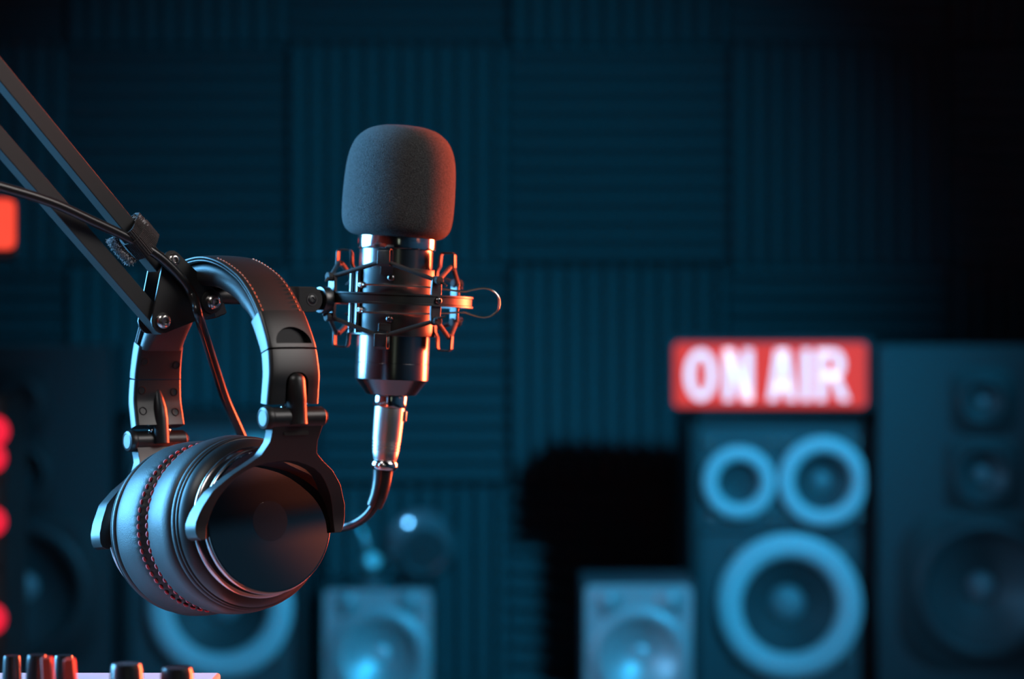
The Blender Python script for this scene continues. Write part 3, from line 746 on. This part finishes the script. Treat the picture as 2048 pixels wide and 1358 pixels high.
for z in (8.6, -7.4):
    mb = MB(); dome_bolt(mb, AX(pol(-47, 28.0, z), pol(-47, 1, 0)), 2.2, 2.0); mb.build('screw', M['screw'], sleeve)
PH0 = 36
nodes = []
for k in range(4):
    ph = PH0 + 90 * k
    T = Matrix.Rotation(R(ph), 4, 'Z')
    o = MB().prism([(-3.4, -14), (3.4, -14), (3.8, -6), (3.6, 0), (3.8, 6), (3.4, 14), (-3.4, 14), (-3.8, 6), (-3.6, 0), (-3.8, -6)], -RG + 2.4, -RG + 4.6, T).build('post', M['sleeve'], SM, bevel=0.3)
    mb = MB(); dome_bolt(mb, AX(pol(ph, RG - 0.6, 0), pol(ph, 1, 0)), 2.5, 1.9); mb.build('bolt', M['mic_black'], o)
def strap(ph, sgn):
    path = [(27.3, 15.5), (27.6, 19.5), (29.2, 22.5), (29.6, 29.6), (30.6, 31.4), (37.2, 31.6), (38.6, 30.4), (38.8, 22.2), (37.4, 21.0), (36.2, 22.0)]
    A_, B_ = [], []
    for i, (r, z) in enumerate(path):
        a, b = path[max(i - 1, 0)], path[min(i + 1, len(path) - 1)]
        d = Vector((b[0] - a[0], b[1] - a[1])).normalized(); n = (d.y * 0.5, -d.x * 0.5)
        wv = 4.0
        row = []
        for rr, zz, dst in ((r + n[0], z + n[1], A_), (r - n[0], z - n[1], B_)):
            dst.append([(q * math.cos(R(ph)) + rr * math.sin(R(ph)), q * math.sin(R(ph)) - rr * math.cos(R(ph)), sgn * zz) for q in (-wv, 0, wv)])
    return MB().grid_solid(A_, B_)
for k in range(4):
    ph = PH0 - 45 + 90 * k
    for sgn in (1, -1):
        strap(ph, sgn).build('hook', M['sleeve'], SM, bevel=0.2, angle=50)
for sgn in (1, -1):
    for k in range(4):
        pm = PH0 - 45 + 90 * k
        for e in (-1, 1):
            pn = pm + 45 * e
            a = Vector(pol(pm + 4 * e, 37.2, sgn * 23.2)); b = Vector(pol(pn - 1.5 * e, RG - 2.6, sgn * 13.0))
            MB().tube([a, a.lerp(b, 0.25), a.lerp(b, 0.5), a.lerp(b, 0.75), b], [1.35, 1.5, 1.45, 1.5, 1.35], 10).build('elastic_cord', M['cord'], SM)
        pn = pm + 45
        c = Vector(pol(pn, RG - 2.4, sgn * 12.8)); o_ = Vector(pol(pn, 1, 0))
        MB().tube([c - o_ * 3.4, c - o_ * 3, c + o_ * 3.0, c + o_ * 3.4], [2.4, 2.9, 2.9, 2.4], 10).build('cord_knot', M['cord'], SM)
        tg = Vector((math.cos(R(pn)), math.sin(R(pn)), 0))
        MB().tube([c + o_ * 1.5, c + o_ * 4 + tg * 1.5 * sgn + Vector((0, 0, -1.5 * sgn)), c + o_ * 6.5 + tg * 3 + Vector((0, 0, -3.2 * sgn))], [1.2, 0.9, 0.6], 8).build('cord_end', M['cord'], SM)
# squeezable wire handle
wy = -29.6
wp = [((735 - 789), 27), ((800 - 789), 27), ((860 - 789), 26), ((912 - 789), 21.5), ((932 - 789), 21), ((950 - 789), 25.5), ((968 - 789), 28.6), ((984 - 789), 25), ((996 - 789), 14), ((999.5 - 789), 0)]
hp = [(x * K2, wy + max(0, x - 40) * K2 * 0.05, z * K2) for x, z in wp]; hp = hp + [(x, y, -z) for x, y, z in hp[-2::-1]]
hp = [(-17.5, wy + 6, 7.4)] + hp + [(-17.5, wy + 6, -7.4)]
MB().tube(spline(hp, 8), 0.62, 10).build('wire_handle', M['screw'], SM)
# swivel joint to the arm (own axes along the arm's tube)
Winv = MMAT.inverted()
def SW(p): return Winv @ (AM @ (Vector(p) * MM)) * 1000
sv = MB(); tz = -4.4
blk = [(48, -12.4), (66, -12.4)] + [(69 + 8.0 * math.cos(R(q)), tz + 8.0 * math.sin(R(q))) for q in range(-90, 91, 15)] + [(66, 3.6), (48, 3.6)]
for y0, y1 in ((-7, -3), (3, 7)): sv.prism(blk, y0, y1)
sv.prism(rounded_rect(47, 60, -12.4, 3.6, 1), -7, 7)
sv2 = MB(); sv2.add([SW(p) for p in sv.v], sv.f); swv = sv2.build('swivel_block', M['plate_black'], SM, bevel=0.3, merge=False)
tmp = MB(); dome_bolt(tmp, AX((69, -7, tz), (0, -1, 0)), 3.2, 0.9); tmp.lathe([(0, 0), (4, 0), (4, 0.3), (0, 0.3)], 24, AX((69, -7, tz), (0, -1, 0)))
s3 = MB(); s3.add([SW(p) for p in tmp.v], tmp.f); s3.build('screw', M['sleeve'], swv, merge=False)
tmp = MB(); tmp.prism(rounded_rect(62, 80, -11, 2.2, 3), -2.8, 2.8); tmp.lathe([(0, 0), (5, 0), (8.4, 0.6), (8.6, 1.4), (8.6, 6.2), (8.2, 7), (0, 7)], 40, AX((78.5, 0, tz), (1, 0, 0)))
s3 = MB(); s3.add([SW(p) for p in tmp.v], tmp.f); s3.build('swivel_hub', M['sleeve'], SM, merge=False, bevel=0.2)

MC = thing('microphone', 'black condenser microphone with a grey foam windscreen and chrome collar', 'microphone', matrix=MMAT)
zz = lambda py: (600 - py) * K2
rb = 73.4 * K2
MB().lathe([(0, zz(789)), (48 * K2, zz(790)), (50 * K2, zz(789)), (71 * K2, zz(761.5)), (rb - 0.1, zz(759)), (rb, zz(757)), (rb, zz(727.2)), (rb - 0.3, zz(726.8)), (rb - 0.3, zz(725.6)), (rb, zz(725.2)), (rb, zz(500)), (rb - 0.4, zz(499)), (0, zz(499))], 96).build('body', M['mic_black'], MC, angle=25)
MB().lathe([(0, zz(499)), (77.5 * K2, zz(499)), (78.3 * K2, zz(497)), (78.3 * K2, zz(474)), (77 * K2, zz(470)), (0, zz(470))], 96).build('collar', M['chrome'], MC, angle=25)
wsn = [(0, 111.5), (8, 111.3), (15, 110.5), (21.5, 108.5), (26.3, 105.3), (30, 101.2), (32.7, 95.5), (34.5, 88), (35.4, 78), (35.8, 66), (35.7, 56), (35.0, 49), (33.4, 44.6), (30.6, 41.6), (27, 40.0), (23, 40.0), (0, 41)]
wf = 3.113 * K2
wprof = [(max(0, p.x), p.y) for p in spline([(r * wf * 1.005, z * wf, 0) for r, z in wsn], 4)]
wprof[0] = (0, wprof[0][1]); wprof[-1] = (0, wprof[-1][1])
wsm = MB().lathe(wprof, 96, Matrix.Translation((0.6, 0, 0)) @ Matrix.Rotation(R(1.6), 4, 'Y', ) if False else Matrix.Translation((-2.3, 0, 0.6)) @ Matrix.Rotation(R(2.2), 4, 'Y'))
wsm.build('windscreen', M['windscreen'], MC, angle=80)

# ================================================================== microphone cable
cm = MMAT.copy()
plugdir = (Vector(((769 - 781), 0, -(930 - 800)))).normalized()
p0 = MMAT @ Vector((0, 0, zz(790) * MM))
CB = thing('microphone_cable', 'black microphone cable with silver plug, strapped along the boom arm', 'cable', matrix=Matrix.Translation(p0))
TP = AX((0, 0, 0), plugdir)
q = K2
MB().lathe([(0, 0), (33 * q, 0), (33.5 * q, 0.6), (33.5 * q, 7.2), (32.5 * q, 7.8), (29 * q, 7.8), (0, 7.8)], 48, TP).build('plug_collar', M['chrome'], CB, angle=30)
pl = [(0, 7.4), (29.5 * q, 7.4), (30.3 * q, 9), (30.0 * q, 17), (28.8 * q, 28)]
for k in range(4): pl += [(28.6 * q - k * 0.12, 29 + k * 2), (28.6 * q - k * 0.12, 30 + k * 2), (27.4 * q - k * 0.12, 30.3 + k * 2), (27.4 * q - k * 0.12, 30.8 + k * 2)]
pl += [(26.6 * q, 37.2), (24 * q, 41), (22.3 * q, 43.2), (0, 43.2)]
plug = MB().lathe(pl, 48, TP).build('plug_shell', M['nickel'], CB, angle=30)
MB().box((31.5 * q, 0, 13), (2.4, 4.5, 7), TP @ Matrix.Rotation(0, 4, 'Z')).build('release_latch', M['nickel'], plug, bevel=0.5)
tor = [(20 * q + 7.2 * q * math.cos(R(a)), 45.6 + 10.5 * q * math.sin(R(a))) for a in range(-90, 91, 15)]
MB().lathe([(0, 42.2)] + tor + [(0, 49)], 48, TP).build('clamp_ring', M['chrome'], CB, angle=50)
mb = MB(); dome_bolt(mb, AX(TP @ Vector((-1, -8.4, 45.6)) if False else TP @ (Matrix.Rotation(0, 4, 'Z') @ Vector((0, 0, 45.6))) + Vector((-1.5, -8.6, 0)), (0, -1, 0)), 2.0, 1.0); mb.build('screw', M['screw'], plug)
dC = OMc.y
def rel(px, py, d): return (at(px, py, d) - p0) * 1000
bp = spline([rel(766, 940, dC), rel(763, 965, dC), rel(757, 990, dC), rel(748, 1012, dC + 0.001)], 8)
nb = len(bp)
MB().tube(bp, [(20.5 - 4.8 * i / (nb - 1)) * q for i in range(nb)], 28).build('strain_relief', M['rubber'], CB, angle=50)
cw = lambda x, y, z: (AM @ (Vector((x, y, z)) * MM) - p0) * 1000
cpts = [rel(751, 1004, dC), rel(744, 1018, dC + 0.001), rel(731, 1033, dC + 0.004), rel(712, 1046, dC + 0.008), rel(690, 1053.5, dC + 0.012), rel(660, 1056, 1.59), rel(600, 1050, 1.60), rel(545, 1010, 1.60), rel(510, 940, 1.59), rel(482, 868, 1.572), rel(452, 800, 1.548), rel(430, 735, 1.52), rel(411, 675, 1.485), rel(396, 628, 1.455),
        cw(-20.5, -13.2, -2.5), cw(-29, -13.2, 8.5), cw(-43, -12.5, 20.5), cw(-61.8, -11, 30.6), cw(-88.2, -12, 40.9), cw(-113.9, -13, 50.3), cw(-145.4, -14, 58.0), cw(-200, -14, 70), cw(-262, -12, 110), cw(-300, -16, 170), cw(-318, -16, 205)]
MB().tube(spline(cpts, 16), 2.95, 24).build('cable', M['rubber'], CB)

# ================================================================== hook-and-loop tie round bar and cable
VT = thing('cable_tie', 'ribbed black hook-and-loop strap tying the cable to the upper bar', 'cable tie', matrix=AM)
dirb = d1; nrm = Vector((dirb.z, 0, -dirb.x))    # across the bar, towards upper right
cb_ = Vector((-33.5, 0, 11.5)) + dirb * 26
def loop_section(gr, wdt):                       # closed outline in (across, y) round bar and cable
    return hull2([(10.5, 1.5, gr), (-4.8, 4.8, gr), (10.5, -3.0, gr), (4.0, -8.5, gr), (-4.5, -11.6, gr + 2.7), (-8.6, -6.0, gr)], 12)
def strapmesh(g0, g1, s0, s1, ribs=0):
    o1 = loop_section(g0, 0); mb = MB(); n = len(o1)
    # resample the outline evenly
    per = [0]
    for i in range(n):
        a, b = o1[i], o1[(i + 1) % n]; per.append(per[-1] + math.hypot(b[0] - a[0], b[1] - a[1]))
    tot = per[-1]; Nn = 240; ring = []
    for k in range(Nn):
        d = tot * k / Nn
        i = max(j for j in range(n) if per[j] <= d); t = (d - per[i]) / (per[i + 1] - per[i])
        a, b = o1[i], o1[(i + 1) % n]; ring.append((a[0] + (b[0] - a[0]) * t, a[1] + (b[1] - a[1]) * t))
    c = (sum(p[0] for p in ring) / Nn, sum(p[1] for p in ring) / Nn)
    thick = g1 - g0
    rows = [s0 + (s1 - s0) * j / 28 for j in range(29)]
    A_, B_ = [], []
    for s_ in rows:
        ra, rb_ = [], []
        for kk, (x, y) in enumerate(ring + ring[:1]):
            d = Vector((x - c[0], y - c[1])); L_ = d.length; d.normalize()
            wob = 0.3 * math.sin(2 * math.pi * 48 * (kk % Nn) / Nn) + 0.12 * math.sin(s_ * 2 * math.pi / 0.9)
            for rr, dst in ((L_ + thick + wob, ra), (L_, rb_)):
                pos = cb_ + nrm * (c[0] + d.x * rr) + Vector((0, c[1] + d.y * rr, 0)) + dirb * s_
                dst.append(tuple(pos))
        A_.append(ra); B_.append(rb_)
    return mb.grid_solid(A_, B_)
strapmesh(0.5, 2.0, -7.5, 5.0, 1).build('strap_loop', M['hookloop'], VT, angle=60)
strapmesh(0.2, 1.1, 3.5, 11.5, 1).build('strap_under_layer', M['hookloop'], VT, angle=60)
# loose tail with a frayed edge
tl = MB(); A_, B_ = [], []
for i in range(13):
    f = i / 12; s_ = -6.5 + 20 * f
    A_.append([]); B_.append([])
    for j in range(5):
        g = j / 4
        pos = cb_ + nrm * (-11.5 - 2.6 * g - 1.0 * math.sin(f * 3)) + Vector((0, -8.5 + 7.0 * g, 0)) + dirb * s_
        A_[-1].append(tuple(pos)); B_[-1].append(tuple(pos - nrm * 1.3))
tl.grid_solid(A_, B_)
tail = tl.build('strap_tail', M['hookloop'], VT, angle=60)
fz = MB()
for i in range(900):
    f = random.random(); g = random.random()
    b = cb_ + nrm * (-12.1 - 2.6 * g - 1.0 * math.sin(f * 3) - random.choice((0, 1.2))) + Vector((0, -8.5 + 7.0 * g, 0)) + dirb * (-6.8 + 20.6 * f)
    dv = (Vector((random.uniform(-1, 1), random.uniform(-1, 1), random.uniform(-1, 1))) - nrm * 0.8 + Vector((0, -0.5, 0))).normalized() * random.uniform(0.6, 1.9)
    fz.tube([b, b + dv * 0.6 + Vector((random.uniform(-.2, .2),) * 3), b + dv], [0.14, 0.12, 0.06], 4)
for i in range(160):
    b = cb_ + nrm * random.choice((9.0, 8.2, 6)) + Vector((0, random.uniform(-8, 5), 0)) + dirb * random.uniform(3, 11.5)
    dv = (Vector((random.uniform(-1, 1), random.uniform(-1, 1), random.uniform(-1, 1))) + nrm * 1.2).normalized() * random.uniform(0.6, 1.8)
    fz.tube([b - nrm * 1.0, b, b + dv], [0.09, 0.08, 0.04], 4)
o = fz.build('frayed_fibres', M['fuzz'], tail, merge=False); o['kind'] = 'stuff'

# ================================================================== lights
def area(name, loc, target, sx, sy, power, color, spread=120):
    l = bpy.data.lights.new(name, 'AREA'); l.shape = 'RECTANGLE'; l.size = sx; l.size_y = sy
    l.energy = power; l.color = color; l.spread = R(spread)
    o = bpy.data.objects.new(name, l); col.objects.link(o); o.location = loc
    o.rotation_euler = (Vector(target) - Vector(loc)).to_track_quat('-Z', 'Y').to_euler(); return o
def spot(name, loc, target, power, color, angle, blend=0.5, radius=0.05):
    l = bpy.data.lights.new(name, 'SPOT'); l.energy = power; l.color = color; l.spot_size = R(angle); l.spot_blend = blend; l.shadow_soft_size = radius
    o = bpy.data.objects.new(name, l); col.objects.link(o); o.location = loc
    o.rotation_euler = (Vector(target) - Vector(loc)).to_track_quat('-Z', 'Y').to_euler(); return o
BLUE = (0.125, 0.46, 0.85); WBLUE = (0.0, 0.50, 1.0); RED = (1.0, 0.10, 0.035)
area('blue_softbox', (-1.33, 1.77, H + 0.30), (-0.15, 1.50, H - 0.03), 0.9, 0.9, 37, BLUE, 90)
area('red_softbox', (0.80, 2.30, H + 0.10), (-0.08, 1.55, H), 0.45, 0.8, 15, RED, 55)
area('right_fill', (1.25, 0.95, H + 0.95), (-0.15, 1.45, H), 0.8, 0.8, 1.4, (1.0, 0.95, 0.92), 50)
area('overhead_fill', (-0.45, 0.85, H + 0.75), (-0.2, 1.45, H + 0.05), 0.25, 0.25, 0.15, (1.0, 0.96, 0.93), 40)
area('collar_reflection_strip', (0.28, -0.6, H + 0.05), (-0.08, 1.55, H), 0.12, 0.7, 0.008, (0.85, 1.0, 0.75), 40)  # added strip light behind the camera, for streaks on the chrome collar
spot('wall_spot', (1.12, 1.0, H + 0.88), at(840, 740, 3.35), 150, WBLUE, 32, 1.0, 0.05)
spot('speaker_spot', (1.12, 1.0, H + 0.88), at(1020, 1270, 2.9), 105, (0.05, 0.5, 0.97), 30, 0.6, 0.05)
spot('ball_light', (-0.72, 3.12, 1.82), at(843, 1106, 2.975), 60, (0.12, 0.5, 0.95), 6, 0.5, 0.03)
spot('plate_reflection_spot', (0.9, 0.3, H + 0.9), (1.9, 0.80, 1.30), 500, (1.0, 0.24, 0.08), 20, 1.0, 0.05)  # added spot; its pool on the right wall tints the plate's reflection orange

w = bpy.data.worlds.new('world'); sc.world = w; w.use_nodes = True
w.node_tree.nodes['Background'].inputs['Color'].default_value = (0.1, 0.35, 0.6, 1)
w.node_tree.nodes['Background'].inputs['Strength'].default_value = 0.0

# ================================================================== camera
cam = bpy.data.cameras.new('camera'); cam.lens = 85; cam.sensor_width = 36; cam.sensor_fit = 'HORIZONTAL'
cam.clip_start = 0.05; cam.clip_end = 50
cam.dof.use_dof = True; cam.dof.focus_distance = 1.475; cam.dof.aperture_fstop = 4.0; cam.dof.aperture_blades = 9; cam.dof.aperture_rotation = R(10)
co = bpy.data.objects.new('camera', cam); col.objects.link(co); co.location = (0, 0, H); co.rotation_euler = (math.pi / 2, 0, 0)
sc.camera = co
vs_ = sc.view_settings; vs_.view_transform = 'Standard'; vs_.look = 'None'; vs_.exposure = 0.0; vs_.gamma = 1.0; vs_.use_curve_mapping = False
sc.cycles.use_denoising = True
sc.cycles.max_bounces = 8
